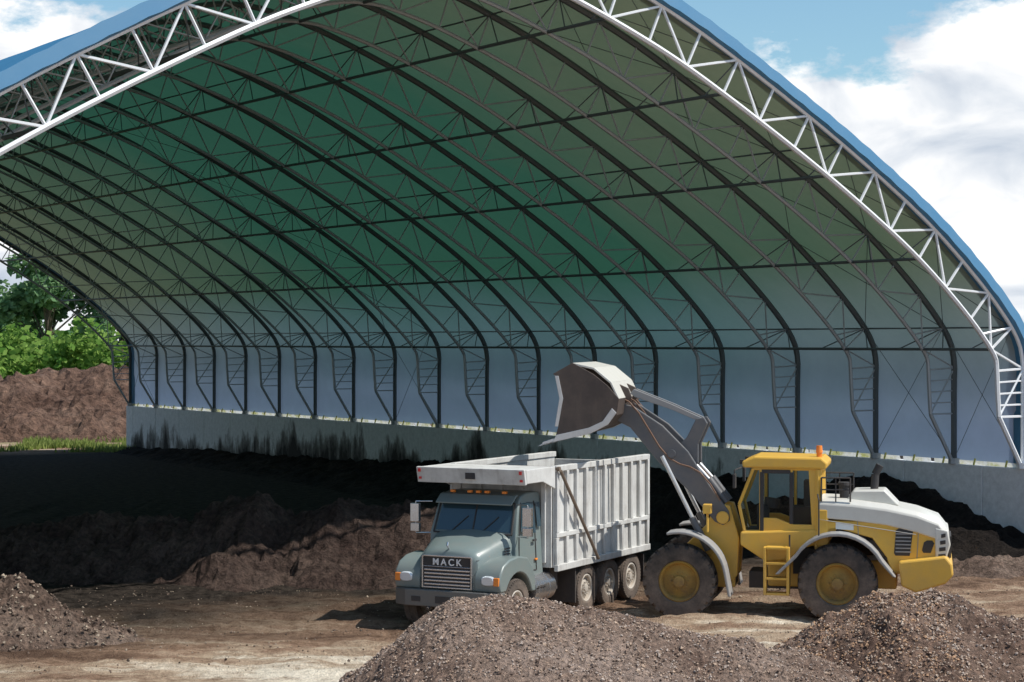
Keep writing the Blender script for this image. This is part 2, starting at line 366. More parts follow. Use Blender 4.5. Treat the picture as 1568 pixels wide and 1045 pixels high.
def truss(b,t,ro,ri,rw,front=False):
    O=[W(t,*p) for p in OUT];I=[W(t,*p) for p in INN]
    ds=[W(t,at(TOT*k/144)[0]+nrm(TOT*k/144)[0]*.1,at(TOT*k/144)[1]+nrm(TOT*k/144)[1]*.1) for k in range(145)]
    di=[W(t,*innat(TOT*k/144)) for k in range(145)]
    b.path(ds,ro,6,1); b.path(di,ri,6)
    for i in range(1,NN): b.tube(O[i],I[i],rw,5)
    for i in range(NN):
        if i in (0,NN-1): continue
        if i%2==0: b.tube(O[i],I[i+1],rw,5)
        else: b.tube(I[i],O[i+1],rw,5)
    for e in (0,NN):
        s=1 if e==0 else -1
        for q in (.25,.5,.75):
            b.tube(O[e+2*s]*(1-q)+O[e+s]*q,I[e+2*s]*(1-q)+I[e+s]*q,rw*.8,5)
        f=W(t,OUT[e][0],2.4); b.tube(f,f+Vector((0,0,.16)),.16,8)
        b.tube(I[e+3*s]*.5+I[e+4*s]*.5,O[e+3*s],rw,5)
b=MB(); truss(b,TS[0],.06,.068,.036,True); b.obj('front_truss',[m_steelf,m_steelf],bld,smooth=True,fixn=False)
b=MB()
for t in TS[1:]: truss(b,t,.085,.055,.024)
b.obj('roof_trusses',[m_steel,m_chord],bld,smooth=True,fixn=False)
b=MB()
for i in range(3,NN-1,3):
    b.tube(W(0,*INN[i]),W(TS[-1],*INN[i]),.045,6)
for i in (3,9,15,18,21,27,33): b.tube(W(0,*OUT[i]),W(TS[-1],*OUT[i]),.025,5)
for k,t in enumerate(TS):
    for i in range(3,NN-1,3):
        for d in (-1,1):
            if 0<=k+d<len(TS):
                t2=t+(TS[k+d]-t)*.3; b.tube(W(t2,*INN[i]),W(t,*OUT[i]),.018,5)
b.obj('purlins',m_purlin,bld,smooth=True,fixn=False)
b=MB()
for k in (0,1,9,17):
    for i in range(0,NN,3):
        b.tube(W(TS[k],*OUT[i]),W(TS[k+1],*OUT[i+3]),.010,4); b.tube(W(TS[k+1],*OUT[i]),W(TS[k],*OUT[i+3]),.010,4)
b.obj('bracing_cables',m_purlin,bld,fixn=False)
# cover
tl=[]
for k in range(len(TS)-1):
    for j in range(6): tl.append((TS[k]+(TS[k+1]-TS[k])*j/6,math.sin(math.pi*j/6)))
tl.append((TS[-1],0)); K=150
vs=[]
for t,bg_ in tl:
    for i in range(K+1):
        s=TOT*i/K; p=at(s);n=nrm(s); o_=.10*bg_*(1 if 4<i<K-4 else .2)
        vs.append(W(t,p[0]+n[0]*o_,p[1]+n[1]*o_))
n=K+1
fs=[(a*n+i,a*n+i+1,(a+1)*n+i+1,(a+1)*n+i) for a in range(len(tl)-1) for i in range(K)]
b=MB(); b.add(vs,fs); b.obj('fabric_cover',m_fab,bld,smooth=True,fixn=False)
b=MB(); rs=random.Random(3); t=-1
while t<62:
    L=min(rs.uniform(.5,1.6),62-t); a=rs.uniform(-.03,.03)
    b.add([W(t,-.05,2.39),W(t+L,-.05,2.39),W(t+L,-.02+a,2.53),W(t,-.02-a,2.53)],[(0,1,2,3)]); t+=L+rs.choice((0,0,.05,.12))
b.obj('added_gap_strip',m_gap_strip,bld,fixn=False)  # strip put in so the gap over the wall looks bright
b=MB()
for tt0,sg in ((-.06,-1),(TS[-1]+.06,1)):
    rings=[]
    for i in range(K+1):
        s=TOT*i/K;p=at(s);n_=nrm(s); wv=.012*math.sin(i*2.3)
        q=[]
        for (o1,t1) in ((-.02,.5),(-.22+wv,.35),(-.25+wv,-.05),(.05+wv,-.12),(.09,0),(.02,.45)):
            q.append(W(tt0+(-sg)*t1,p[0]+n_[0]*o1,p[1]+n_[1]*o1))
        rings.append(q)
    b.loft(rings)
b.obj('edge_trim',m_blue,bld,smooth=True)
def wall(b,u0,u1):
    t=-1.6
    while t<62.3:
        L=min(2.98,62.3-t)
        P=[W(t,u0,-.2),W(t+L,u0,-.2),W(t+L,u1,-.2),W(t,u1,-.2)]
        Q=[Vector((p.x,p.y,2.4)) for p in P]
        b.add(P+Q,[(0,3,2,1),(4,5,6,7),(0,1,5,4),(1,2,6,5),(2,3,7,6),(3,0,4,7)]); t+=3.0
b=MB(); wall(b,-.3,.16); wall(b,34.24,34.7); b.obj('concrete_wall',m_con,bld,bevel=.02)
m_yel=paint('yellow_strap',(.62,.58,.14),.6,0,.2)
b=MB()
t=.6
while t<61.5:
    b.tube(W(t,.10,2.405),W(t,.04,2.58),.03,5); t+=1.16
b.obj('tie_down_straps',m_yel,bld,fixn=False)
# ---------------------------------------------------------------- wheels
m_tyre=paint('tyre_rubber',(.028,.026,.025),.85,0,.85,(.19,.145,.115),3)
m_rimw=paint('dusty_white_rim',(.6,.56,.50),.5,.1,.5)
m_rimy=paint('yellow_rim',(.50,.30,.045),.5,0,.75,(.18,.115,.065))
m_dark=paint('dark_chassis',(.03,.03,.032),.7,0,.5,(.14,.11,.09))
def wheel(parent,name,x,y,side,r,wd,rr,rim,lug=0,z=None):
    z=r-.02 if z is None else z; b=MB(); h=wd/2
    prof=[(rr,-h*.75),(rr+.03,-h*.95),(r*.8,-h),(r*.93,-h*.95),(r,-h*.72),(r,h*.72),(r*.93,h*.95),(r*.8,h),(rr+.03,h*.95),(rr,h*.75)]
    b.lathe((x,y,z),prof,48)
    nl=lug or 44
    for i in range(nl):
        a=2*math.pi*i/nl
        for sgn in (-1,1):
            a2=a+(math.pi/nl if sgn>0 else 0); d=(.045 if lug else .012)
            wl=math.pi/nl*(.55 if lug else .7)*(r)
            vs=[]
            for yy,rad,sk in ((0.01,r,.0),(h*.98,r*.95,.09 if lug else 0)):
                for aa in (a2+sk-wl/r,a2+sk+wl/r):
                    for ra in (rad-.03,rad+d): vs.append((x+ra*math.cos(aa),y+sgn*yy,z+ra*math.sin(aa)))
            b.add(vs,[(0,1,3,2),(4,6,7,5),(0,4,5,1),(2,3,7,6),(1,5,7,3),(0,2,6,4)])
    b.obj(name+'_tyre',m_tyre,parent,smooth=True)
    b=MB(); s=side
    pr=[(rr+.01,s*h*.78),(rr-.02,s*h*.86),(rr-.05,s*h*.74),(rr*.82,s*h*.3),(rr*.62,s*h*.34),(rr*.5,s*h*.5),(rr*.3,s*h*.55),(rr*.27,s*h*.85),(rr*.12,s*h*.9),(0.001,s*h*.9)]
    b.lathe((x,y,z),pr,36)
    pr=[(rr+.01,-s*h*.78),(rr-.05,-s*h*.6),(rr*.6,-s*h*.3),(.001,-s*h*.3)]
    b.lathe((x,y,z),pr,36)
    for i in range(10):
        a=2*math.pi*i/10; c=Vector((x+rr*.42*math.cos(a),y+s*h*.5,z+rr*.42*math.sin(a))); b.tube(c,c+Vector((0,s*.05,0)),.02,6)
    b.obj(name+'_rim',rim,parent,smooth=True)
# ---------------------------------------------------------------- dump truck
th=27; phi=math.atan2(-math.cos(R(th)),-math.sin(R(th)))
T=empty('dump_truck',(-.93,39.9,0),phi)
m_cab=paint('grey_green_paint',(.17,.215,.21),.28,0,.4,(.25,.22,.19))
m_body=paint('worn_white_body',(.64,.64,.62),.5,.0,.55,(.20,.175,.155),1.8,.35)
m_chr=paint('chrome',(.62,.63,.65),.2,.9,.25)
m_glass,ntg,bgl=new_mat('windscreen_glass'); bgl.inputs['Base Color'].default_value=(.03,.06,.08,1); bgl.inputs['Roughness'].default_value=.05; bgl.inputs['Specular IOR Level'].default_value=1.0
m_or=paint('orange_lens',(.85,.25,.03),.3,0,.05); m_red=paint('red_lens',(.6,.03,.03),.3,0,.05)
m_lamp=paint('headlamp_glass',(.7,.75,.8),.1,.3,.1)
for sy in (1,-1):
    wheel(T,'front_wheel',0,sy*1.03,sy,.53,.3,.3,m_rimw)
    for k,ax in enumerate((-3.25,-4.45,-5.65)):
        wheel(T,'rear_wheel',ax,sy*1.08,sy,.52,.27,.3,m_rimw)
        wheel(T,'inner_wheel',ax,sy*.76,sy,.52,.27,.3,m_rimw)
b=MB()
for sy in (-.42,.42): b.box(.7,-6.4,sy-.05,sy+.05,.78,1.02)
for ax in (0,-3.25,-4.45,-5.65): b.tube((ax,-1,.52),(ax,1,.52),.09,10)
b.box(-.3,-1.7,-.7,.7,.55,1.05); b.box(-1.75,-2.1,-1.05,1.05,.6,1.15)
b.box(-2.62,-2.66,.62,1.22,.25,1.05);b.box(-2.62,-2.66,-1.22,-.62,.25,1.05)
b.box(-6.3,-6.33,.62,1.22,.3,.95);b.box(-6.3,-6.33,-1.22,-.62,.3,.95)
b.box(.3,.7,-.55,.55,.6,1.4)
b.obj('chassis',m_dark,T,bevel=.01)
b=MB()
bp=[(.93,-.9),(.93,.9),(.80,1.2),(.62,1.22),(.62,1.14),(.78,.85),(.78,-.85),(.62,-1.14),(.62,-1.22),(.80,-1.2)]
n=len(bp); b.add([(x,y,.50) for x,y in bp]+[(x,y,.84) for x,y in bp],[tuple(range(n)),tuple(range(2*n-1,n-1,-1))]+[(i,i+n,(i+1)%n+n,(i+1)%n) for i in range(n)])
b.obj('bumper',paint('bumper_steel',(.13,.145,.15),.4,.4,.4),T,bevel=.02)
b=MB()
b.box(.93,.95,-.2,.2,.58,.72); b.box(.93,.945,-.75,-.55,.6,.7)
for y in (-.35,.35): b.tube((.9,y,.5),(1.0,y,.47),.03,8)
b.obj('tow_hooks_and_plate',m_dark,T)
def hring(x,w,zb,zt):
    return [(x,-w,zb),(x,-w,zt-.22),(x,-w+.05,zt-.1),(x,-w+.16,zt-.02),(x,-w*.45,zt+.02),(x,0,zt+.045),(x,w*.45,zt+.02),(x,w-.16,zt-.02),(x,w-.05,zt-.1),(x,w,zt-.22),(x,w,zb)]
b=MB(); b.loft([hring(.78,.60,.84,1.54),hring(.74,.66,.84,1.60),hring(.62,.70,.9,1.66),hring(.3,.78,1.0,1.75),hring(-.05,.86,1.05,1.86),hring(-.3,.92,1.1,1.93)])
for sy in (1,-1):
    arch=[(-.62,.72)]+[(.62*math.cos(a),.55+.62*math.sin(a)) for a in [R(160-i*13) for i in range(11)]]+[(.56,.84)]
    out=[(.80,.84),(.84,1.0),(.80,1.2),(.66,1.36),(.4,1.46),(0,1.5),(-.4,1.44),(-.66,1.22),(-.76,.95),(-.76,.72)]
    y0,y1=sorted((sy*.62,sy*1.2)); b.prism(out+arch,y0,y1)
b.obj('hood_and_fenders',m_cab,T,bevel=.06,smooth=True)
b=MB()
cabp=[(-.27,1.1),(-.27,1.88),(-.52,2.5),(-.64,2.64),(-.9,2.70),(-1.45,2.70),(-1.52,2.6),(-1.52,.98),(-.5,.98)]
def cr2(x,z):
    k=max(0,(z-1.9)/.8); return 1.0-.09*k
rings=[]
for f in (-1,-.97,.97,1):
    rings.append([(x,f*cr2(x,z),z) for x,z in cabp])
b.loft(rings); b.obj('cab',m_cab,T,bevel=.05,smooth=True)
b=MB()
def wsp(y,k,o=.016):
    return (-.27-.25*k+o*.93,y,1.88+.62*k+o*.37)
for y0,y1 in ((-.86,-.02),(.02,.86)):
    b.add([wsp(y0,.07),wsp(y1,.07),wsp(y1*(.95 if y1>.1 else 1),.93),wsp(y0*(.95 if y0<-.1 else 1),.93)],[(0,1,2,3)])
for sy in (1,-1):
    P=[(-.46,1.93),(-1.15,1.86),(-1.15,2.5),(-.62,2.5)]
    b.add([(x,sy*(cr2(x,z)+.012),z) for x,z in P],[(0,1,2,3)])
    P=[(-1.24,1.98),(-1.42,1.98),(-1.42,2.48),(-1.24,2.48)]
    b.add([(x,sy*(cr2(x,z)+.012),z) for x,z in P],[(0,1,2,3)])
b.obj('windows',m_glass,T,fixn=False)
b=MB()
for sy in (1,-1):
    yy=sy*1.004
    for q in (((-.4,1.15),(-.4,1.9)),((-1.2,1.1),(-1.2,2.52)),((-.4,1.15),(-1.2,1.1)),((-.4,1.9),(-.6,2.52))):
        p=[(a[0],sy*(cr2(*a)+.004),a[1]) for a in q]; b.tube(p[0],p[1],.011,5)
    b.box(-1.0,-1.14,min(yy,yy+sy*.03),max(yy,yy+sy*.03),1.7,1.74)
b.path([wsp(-.9,0,.02),wsp(-.86,1,.02),wsp(.86,1,.02),wsp(.9,0,.02),wsp(-.9,0,.02)],.018,6)
b.tube(wsp(0,0,.02),wsp(0,1,.02),.018,6)
b.tube(wsp(-.5,.02,.03),wsp(-.15,.55,.03),.01,5); b.tube(wsp(.2,.02,.03),wsp(.55,.55,.03),.01,5)
for sy in (1,-1):
    for i in range(5): 
        y=sy*.885; z=1.4+.055*i; b.box(-.2,.02,min(y,y+sy*.02),max(y,y+sy*.02),z,z+.025)
    b.tube((.76,sy*.64,1.45),(-.28,sy*.87,1.45),.007,4)
b.obj('seals_and_wipers',m_dark,T,fixn=False)
b=MB(); b.prism([(-.42,2.56),(-.30,2.47),(-.29,2.5),(-.5,2.66),(-.62,2.68)],-.88,.88); b.obj('sun_visor',m_cab,T,bevel=.01)
b=MB()
for y in (-.6,-.2,0,.2,.6): b.box(-.58,-.5,y-.05,y+.05,2.69,2.745)
for sy in (1,-1): b.box(.78,.855,sy*1.12-.06,sy*1.12+.06,.98,1.14); b.box(-1.2,-1.1,sy*1.015-.02,sy*1.015+.02,1.3,1.34)
b.obj('marker_lights',m_or,T,bevel=.01)
b=MB(); b.box(.775,.80,-.54,.54,.9,1.5); b.obj('grille_mesh',m_dark,T)
b=MB()
for z in [.93+.072*i for i in range(5)]: b.box(.80,.825,-.52,.52,z,z+.034)
for y in (-.57,.54): b.box(.775,.835,y,y+.03,.87,1.52)
b.box(.775,.835,-.54,.54,1.50,1.53); b.box(.775,.835,-.54,.54,.87,.90); b.box(.8,.815,-.54,.54,1.295,1.31)
b.tube((.72,0,1.66),(.8,0,1.72),.02,8); b.tube((.8,0,1.72),(.78,0,1.8),.025,8)
b.obj('grille_trim',m_chr,T,bevel=.006)
tx=bpy.data.curves.new('grille_lettering','FONT'); tx.body='MACK'; tx.size=.19; tx.extrude=.008; tx.align_x='CENTER'; tx.space_character=1.45; tx.offset=.003
to=bpy.data.objects.new('grille_lettering',tx); scene.collection.objects.link(to); to.parent=T; to.location=(.812,0,1.335); to.rotation_euler=(R(90),0,R(90)); tx.materials.append(paint('white_letters',(.8,.8,.8),.4,0,.05))
b=MB()
for sy in (1,-1):
    rings=[]
    for x,s_ in ((.8,1),(.845,.96),(.865,.8)):
        rings.append([(x,sy*.93+.15*s_*math.copysign(abs(math.cos(a))**.7,math.cos(a)),1.07+.10*s_*math.copysign(abs(math.sin(a))**.7,math.sin(a))) for a in [2*math.pi*i/20 for i in range(20)]])
    b.loft(rings)
b.obj('headlights',m_lamp,T,smooth=True)
b=MB();b2=MB()
for sy in (1,-1):
    b.path([(-.35,sy*.98,2.5),(-.2,sy*1.3,2.5),(-.2,sy*1.3,1.85),(-.35,sy*1.0,1.85)],.016,6)
    b.box(-.24,-.14,sy*1.3-.1,sy*1.3+.1,2.08,2.46); b.box(-.24,-.15,sy*1.3-.1,sy*1.3+.1,1.88,2.05)
    b2.box(-.252,-.243,sy*1.3-.08,sy*1.3+.08,2.1,2.44)
b.obj('mirrors',m_chr,T,bevel=.015); b2.obj('mirror_glass',m_glass,T)
b=MB()
for sy in (1,-1):
    b.tube((-.75,sy*.92,.72),(-1.7,sy*.92,.72),.3,20)
    b.box(-.72,-1.2,sy*1.12-.12,sy*1.12+.12,.40,.44); b.box(-.78,-1.2,sy*1.12-.12,sy*1.12+.12,.78,.82)
    for x in (-.95,-1.45): b.tube((x,sy*.92,.72),(x+.04,sy*.92,.72),.31,20)
b.tube((-1.56,-.9,1),(-1.56,-.9,2.6),.07,12)
b.obj('fuel_tanks_and_steps',m_chr,T,smooth=True)
b=MB(); Xf,Xr=-1.62,-6.55
for sy in (1,-1):
    y0,y1=sorted((sy*1.16,sy*1.2)); b.box(Xf,Xr,y0,y1,1.1,3.12)
    y0,y1=sorted((sy*1.13,sy*1.27)); b.box(Xf+.02,Xr-.02,y0,y1,3.1,3.22)
    y0,y1=sorted((sy*1.2,sy*1.29)); b.box(Xf,Xr,y0,y1,1.02,1.16); b.box(Xf,Xr,y0,y1-.02*(sy>0),1.72,1.82)
    nr=10
    for i in range(nr+1):
        x=Xf-.06+(Xr-Xf+.12)*i/nr
        wv=.055
        y0,y1=sorted((sy*1.2,sy*1.275)); b.box(x-wv,x+wv,y0,y1,1.82,3.1)
        b.prism([(x-.04,1.16),(x+.04,1.16),(x+.07,1.72),(x-.07,1.72)],*sorted((sy*1.2,sy*1.265)))
b.box(Xf,Xf+.05,-1.16,1.16,1.1,3.2); b.box(Xr-.06,Xr,-1.16,1.16,1.05,3.05); b.box(Xf,Xr,-1.16,1.16,1.1,1.16)
for i in range(5): 
    y=-1+.5*i; b.box(Xf+.05,Xf+.12,y-.05,y+.05,1.2,3.1); b.box(Xr-.14,Xr-.06,y-.05,y+.05,1.1,3.0)
b.box(Xf+.05,-.2,-1.24,1.24,3.17,3.21)
b.prism([(-.12,3.22),(-.2,3.23),(-.28,2.92),(-.2,2.90)],-1.25,1.25)
for sy in (1,-1):
    y0,y1=sorted((sy*1.21,sy*1.255)); b.prism([(-.21,3.215),(-.27,2.93),(-1.0,2.93),(Xf+.05,2.75),(Xf+.05,3.215)],y0,y1)
b.box(-.9,-.86,-1.2,1.2,3.08,3.16)
b.obj('dump_body',m_body,T,bevel=.012)
b=MB(); b.tube((Xf-.05,1.33,3.12),(-3.5,1.36,1.12),.035,8); b.tube((Xf-.05,-1.33,3.12),(-3.5,-1.36,1.12),.035,8)
b.tube((Xf-.02,-1.33,3.16),(Xf-.02,1.33,3.16),.05,10)
b.obj('tarp_arm',paint('rusty_arm',(.16,.12,.09),.7,.2,.4),T)
b=MB()
for sy in (1,-1): b.box(-.125,-.11,sy*1.17-.03,sy*1.17+.03,3.12,3.19); b.box(-.17,-.15,sy*1.17-.03,sy*1.17+.03,2.97,3.02)
b.obj('shield_lamps',m_red,T)
b=MB(); b.box(-.155,-.135,-.1,.12,3.0,3.13); b.obj('shield_badge',m_dark,T)
vs=[];k=40
for i in range(k+1):
    for j in range(20):
        x=Xf-.02+(Xr-Xf+.04)*i/k; y=-1.15+2.3*j/19
        vs.append((x,y,2.3+.5*math.cos(y*1.1)*math.sin(math.pi*i/k)+.1*fbm(x*2,y*2,1)))
b=MB(); b.add(vs,[(i*20+j,(i+1)*20+j,(i+1)*20+j+1,i*20+j+1) for i in range(k) for j in range(19)]); b.obj('load_of_compost',m_brown,T,fixn=False)
# ---------------------------------------------------------------- wheel loader
Ld=empty('wheel_loader',(7.02,41.93,0),math.atan2(.212,-.977))
m_y=paint('yellow_paint',(.74,.43,.06),.35,0,.35,(.36,.25,.13))
m_w=paint('light_grey_hood',(.62,.61,.56),.35,0,.25)
m_fg=paint('grey_fender',(.30,.30,.30),.5,0,.3)
m_arm=paint('charcoal_boom',(.11,.115,.125),.4,.1,.55,(.25,.21,.18))
m_bk=paint('bucket_steel',(.07,.052,.045),.5,.2,.6,(.19,.145,.115),2.5,.35)
m_bke=paint('polished_steel',(.6,.6,.6),.35,.6,.3)
for nm,x in (('rear',0),('front',3.3)):
    for sy in (1,-1): wheel(Ld,nm+'_wheel',x,sy*1.03,sy,.79 if nm=='rear' else .76,.58,.43,m_rimy,22)
def arc(cx,cz,r,a0,a1,n=12): return [(cx+r*math.cos(R(a0+(a1-a0)*i/n)),cz+r*math.sin(R(a0+(a1-a0)*i/n))) for i in range(n+1)]
b=MB()
for sy in (1,-1):
    y0,y1=sorted((sy*.72,sy*1.36))
    b.prism([(1.28,.95)]+arc(0,.79,1.05,32,152)+[(-1.2,.95),(-1.14,.95)]+arc(0,.79,.98,152,32)+[(1.2,.95)],y0,y1)
    b.prism(arc(3.3,.79,1.02,75,170)+[(2.2,.45),(2.26,.45)]+arc(3.3,.79,.96,170,75),y0,y1)
b.obj('fenders',m_fg,Ld,bevel=.02)
b=MB()
b.prism([(.45,1.15),(.45,2.05),(-1.2,2.05),(-2.0,1.95),(-2.15,1.8),(-2.2,1.3),(-2.1,1.05),(-1.1,.95),(-1.0,1.3),(-.7,1.7),(0,1.88),(.42,1.78),(.45,1.5)],-.86,.86)
b.box(-1.2,1.5,-.5,.5,.6,1.2)
b.prism([(-1.25,1.25),(-1.3,.75),(-1.6,.62),(-2.2,.82),(-2.36,1.0),(-2.33,1.22),(-2.2,1.38)],-1.15,1.15)
b.prism([(.45,1.5),(.45,2.3),(.2,2.3),(.2,1.5)],-.88,.88)
b.prism([(2.05,1.5),(2.05,1.78),(.4,1.86),(.4,1.55),(.75,1.45),(1.0,1.2),(1.5,1.15)],-.84,.84)
b.obj('engine_bay_and_counterweight',m_y,Ld,bevel=.04)
b=MB()
b.loft([[(x,-w,z0),(x,-w,z1-.1),(x,-w+.12,z1),(x,w-.12,z1),(x,w,z1-.1),(x,w,z0)] for x,w,z0,z1 in ((.42,.87,2.1,2.5),(-.3,.885,2.06,2.48),(-1.0,.89,1.98,2.40),(-1.6,.895,1.84,2.28),(-2.05,.9,1.7,2.12),(-2.26,.9,1.62,1.85))])
b.prism([(-.15,2.46),(-.3,2.66),(-.95,2.68),(-1.25,2.36)],-.5,.5)
b.prism([(-2.0,1.2),(-2.2,1.25),(-2.3,1.6),(-2.25,1.9),(-1.98,1.95)],-.91,.91)
b.obj('hood',m_w,Ld,bevel=.03,smooth=True)
b=MB()
for x0,x1,z0,z1 in ((-1.52,-1.15,1.35,1.92),(-1.95,-1.72,1.42,1.68)):
    b.prism([(x0+.05,z0),(x1-.03,z0),(x1,z0+.05),(x1-.04,z1-.04),(x1-.1,z1),(x0+.02,z1),(x0-.02,z1-.06)],.862,.872)
    b.prism([(x0+.05,z0),(x1-.03,z0),(x1,z0+.05),(x1-.04,z1-.04),(x1-.1,z1),(x0+.02,z1),(x0-.02,z1-.06)],-.872,-.862)
for i in range(4):
    for sy in (1,-1):
        y0,y1=sorted((sy*.912,sy*.92)); b.prism([(-2.05-.02*i,1.32+.14*i),(-2.2,1.34+.14*i),(-2.2,1.42+.14*i),(-2.05-.02*i,1.40+.14*i)],y0,y1)
b.tube((-.72,0,2.64),(-.74,0,2.98),.085,14); b.tube((-.74,0,2.98),(-.84,0,3.18),.085,14)
b.tube((-.1,.2,2.45),(-.1,.2,2.75),.1,14); b.tube((-.1,.2,2.75),(-.1,.2,2.82),.14,14)
b.box(-.5,1.9,-.45,.45,.55,.9); b.box(2.2,2.6,-.3,.3,.6,1.6)
b.box(-2.26,-2.315,-.6,.6,1.3,1.75)
b.box(.47,.95,-.7,.7,.9,1.45)
b.obj('vents_exhaust_and_drivetrain',m_dark,Ld,bevel=.01)
b=MB()
for i in range(6):
    for sy in (1,-1):
        y0,y1=sorted((sy*.873,sy*.885)); b.box(-1.5,-1.18,y0,y1,1.42+.075*i,1.445+.075*i)
b.tube((.42,.874,2.08),(-1.6,.90,1.80),.008,4); b.tube((-.4,.866,2.06),(-.42,.866,1.75),.008,4); b.tube((-1.65,.866,1.85),(-1.6,.866,1.0),.008,4)
b.obj('grille_slats_and_seams',m_fg,Ld)
b=MB()
b.prism([(.05,1.88),(.05,2.02),(-.32,1.99),(-.32,1.86)],.862,.868)
b.obj('side_decal',paint('white_decal',(.75,.75,.72),.5,0,.1),Ld)
b=MB()
for sy in (1,-1):
    y=sy*.84
    b.path([(.35,y,2.45),(.35,y,2.95),(-.25,y,2.95),(-.25,y,2.45)],.02,6); b.tube((.35,y,2.7),(-.25,y,2.7),.016,6); b.tube((.05,y,2.45),(.05,y,2.95),.016,6)
    b.path([(.38,sy*1.2,1.7),(.38,sy*1.2,2.5),(.42,sy*.9,2.6)],.018,6)
    b.path([(1.0,sy*1.0,.7),(1.0,sy*1.0,1.75)],.02,6)
b.obj('handrails',m_dark,Ld)
b=MB()
for sy in (1,-1):
    y0,y1=sorted((sy*.95,sy*1.25))
    for x in (1.02,1.5): b.box(x-.03,x+.03,y0,y1,.5,1.5)
    for z in (.5,.82,1.14,1.46): b.box(1.05,1.47,y0,y1,z,z+.05)
b.obj('access_steps',m_y,Ld,bevel=.01)
m_cabg,_,bg2=new_mat('cab_glass'); bg2.inputs['Base Color'].default_value=(.6,.74,.76,1); bg2.inputs['Roughness'].default_value=.02; bg2.inputs['Transmission Weight'].default_value=1; bg2.inputs['IOR'].default_value=1.25
rear,front=.42,2.08
side=[(rear,1.8),(rear,3.12),(1.78,3.12),(front,2.35),(front-.12,1.78)]
b=MB()
hw=.76
b.add([(x,hw-.02,z) for x,z in side],[(0,1,2,3,4)]); b.add([(x,-hw+.02,z) for x,z in side],[(0,1,2,3,4)])
for i in range(4): 
    (x0,z0),(x1,z1)=side[i],side[i+1]
    if i==1: continue
    b.add([(x0,-hw+.03,z0),(x0,hw-.03,z0),(x1,hw-.03,z1),(x1,-hw+.03,z1)],[(0,1,2,3)])
b.obj('cab_glass',m_cabg,Ld,fixn=False)
b=MB()
def beam(p,q,sy,wd=.045,mi=0):
    b.tube((p[0],sy*hw,p[1]),(q[0],sy*hw,q[1]),wd,6,mi)
for sy in (1,-1):
    P=side
    for i in range(5): beam(P[i],P[(i+1)%5],sy,.04 if i!=0 else .08)
    beam((1.62,1.8),(1.62,3.12),sy,.04); beam((.98,1.8),(.98,3.12),sy,.035)
    y0,y1=sorted((sy*(hw-.03),sy*(hw+.03)))
    b.prism([(.4,1.5),(.4,1.95),(.95,1.95),(1.3,2.08),(1.6,2.08),(1.65,1.78),(1.5,1.55)],y0,y1)
    b.prism([(.38,1.9),(.38,3.1),(.62,3.1),(.55,1.9)],y0,y1)
b.obj('cab_frame',m_y,Ld,bevel=.01)
b=MB(); b.prism([(.25,3.12),(.22,3.25),(.35,3.36),(1.75,3.38),(2.02,3.27),(2.0,3.14)],-.84,.84); b.obj('cab_roof',m_y,Ld,bevel=.04)
b=MB()
for sy in (1,-1):
    y0,y1=sorted((sy*(hw-.0),sy*(hw+.045))); b.box(.94,1.02,y0,y1,1.96,3.05); b.box(1.56,1.64,y0,y1,1.8,3.05); b.box(1.0,1.6,y0,y1,3.02,3.1)
b.box(.6,1.0,-.28,.28,1.8,2.3); b.box(.6,.75,-.26,.26,2.3,2.85); b.box(1.5,1.75,-.15,.15,1.8,2.3); b.box(.45,1.95,-.7,.7,1.72,1.8)
b.tube((1.45,0,2.25),(1.42,0,2.45),.17,14)
for sy in (1,-1):
    b.path([(2.0,sy*.8,3.15),(2.15,sy*1.05,3.1),(2.15,sy*1.05,2.8)],.018,5); b.box(2.12,2.18,sy*1.05-.1,sy*1.05+.1,2.72,3.02)
    b.box(1.95,2.08,sy*.6-.07,sy*.6+.07,3.2,3.3)
b.obj('cab_interior_and_mirrors',m_dark,Ld,bevel=.01)
b=MB(); b.tube((.42,.35,3.36),(.42,.35,3.45),.06,12); b.tube((.42,.35,3.45),(.42,.35,3.6),.075,14,0,.06); b.obj('beacon',m_or,Ld,smooth=True)
b=MB()
for sy in (1,-1):
    y0,y1=sorted((sy*.28,sy*.5)); b.prism([(2.15,.8),(2.1,1.6),(2.3,2.3),(2.6,2.35),(2.8,1.9),(3.4,1.3),(3.7,.9),(3.4,.6),(2.4,.55)],y0,y1)
b.box(2.2,3.5,-.45,.45,.55,1.2)
b.prism([(2.4,1.2),(2.35,2.0),(2.6,2.1),(2.9,1.5),(3.1,1.2)],-.28,.28)
for sy in (1,-1): b.tube((2.45,sy*.55,2.05),(2.45,sy*.62,2.05),.14,14); b.tube((2.75,sy*.55,1.35),(2.75,sy*.6,1.35),.12,14)
b.obj('front_frame',m_y,Ld,bevel=.03)
b=MB()
for sy in (1,-1):
    b.tube((2.75,sy*.8,1.75),(2.75,sy*.8,2.3),.03,6); b.box(2.66,2.84,sy*.8-.12,sy*.8+.12,2.15,2.35)
b.obj('work_lights',m_y,Ld,bevel=.015)
b=MB()
for sy in (1,-1):
    y0,y1=sorted((sy*.42,sy*.54))
    b.prism([(2.32,2.18),(2.3,1.98),(2.45,1.88),(2.62,1.95),(3.2,2.62),(3.9,3.28),(4.45,3.95),(4.95,4.2),(5.0,4.38),(4.85,4.5),(4.4,4.42),(3.75,4.0),(3.2,3.45),(2.75,2.75)],y0,y1)
b.tube((3.55,-.5,3.4),(3.55,.5,3.4),.16,14); b.tube((4.86,-.7,4.33),(4.86,.7,4.33),.08,12); b.box(3.2,3.8,-.42,.42,3.2,3.45)
for sy in (.3,-.3):
    b.prism([(2.88,4.18),(2.8,4.05),(3.0,3.6),(3.0,3.2),(3.12,3.05),(3.28,3.15),(3.5,3.5),(3.25,3.75),(3.05,4.15)],sy-.05,sy+.05)
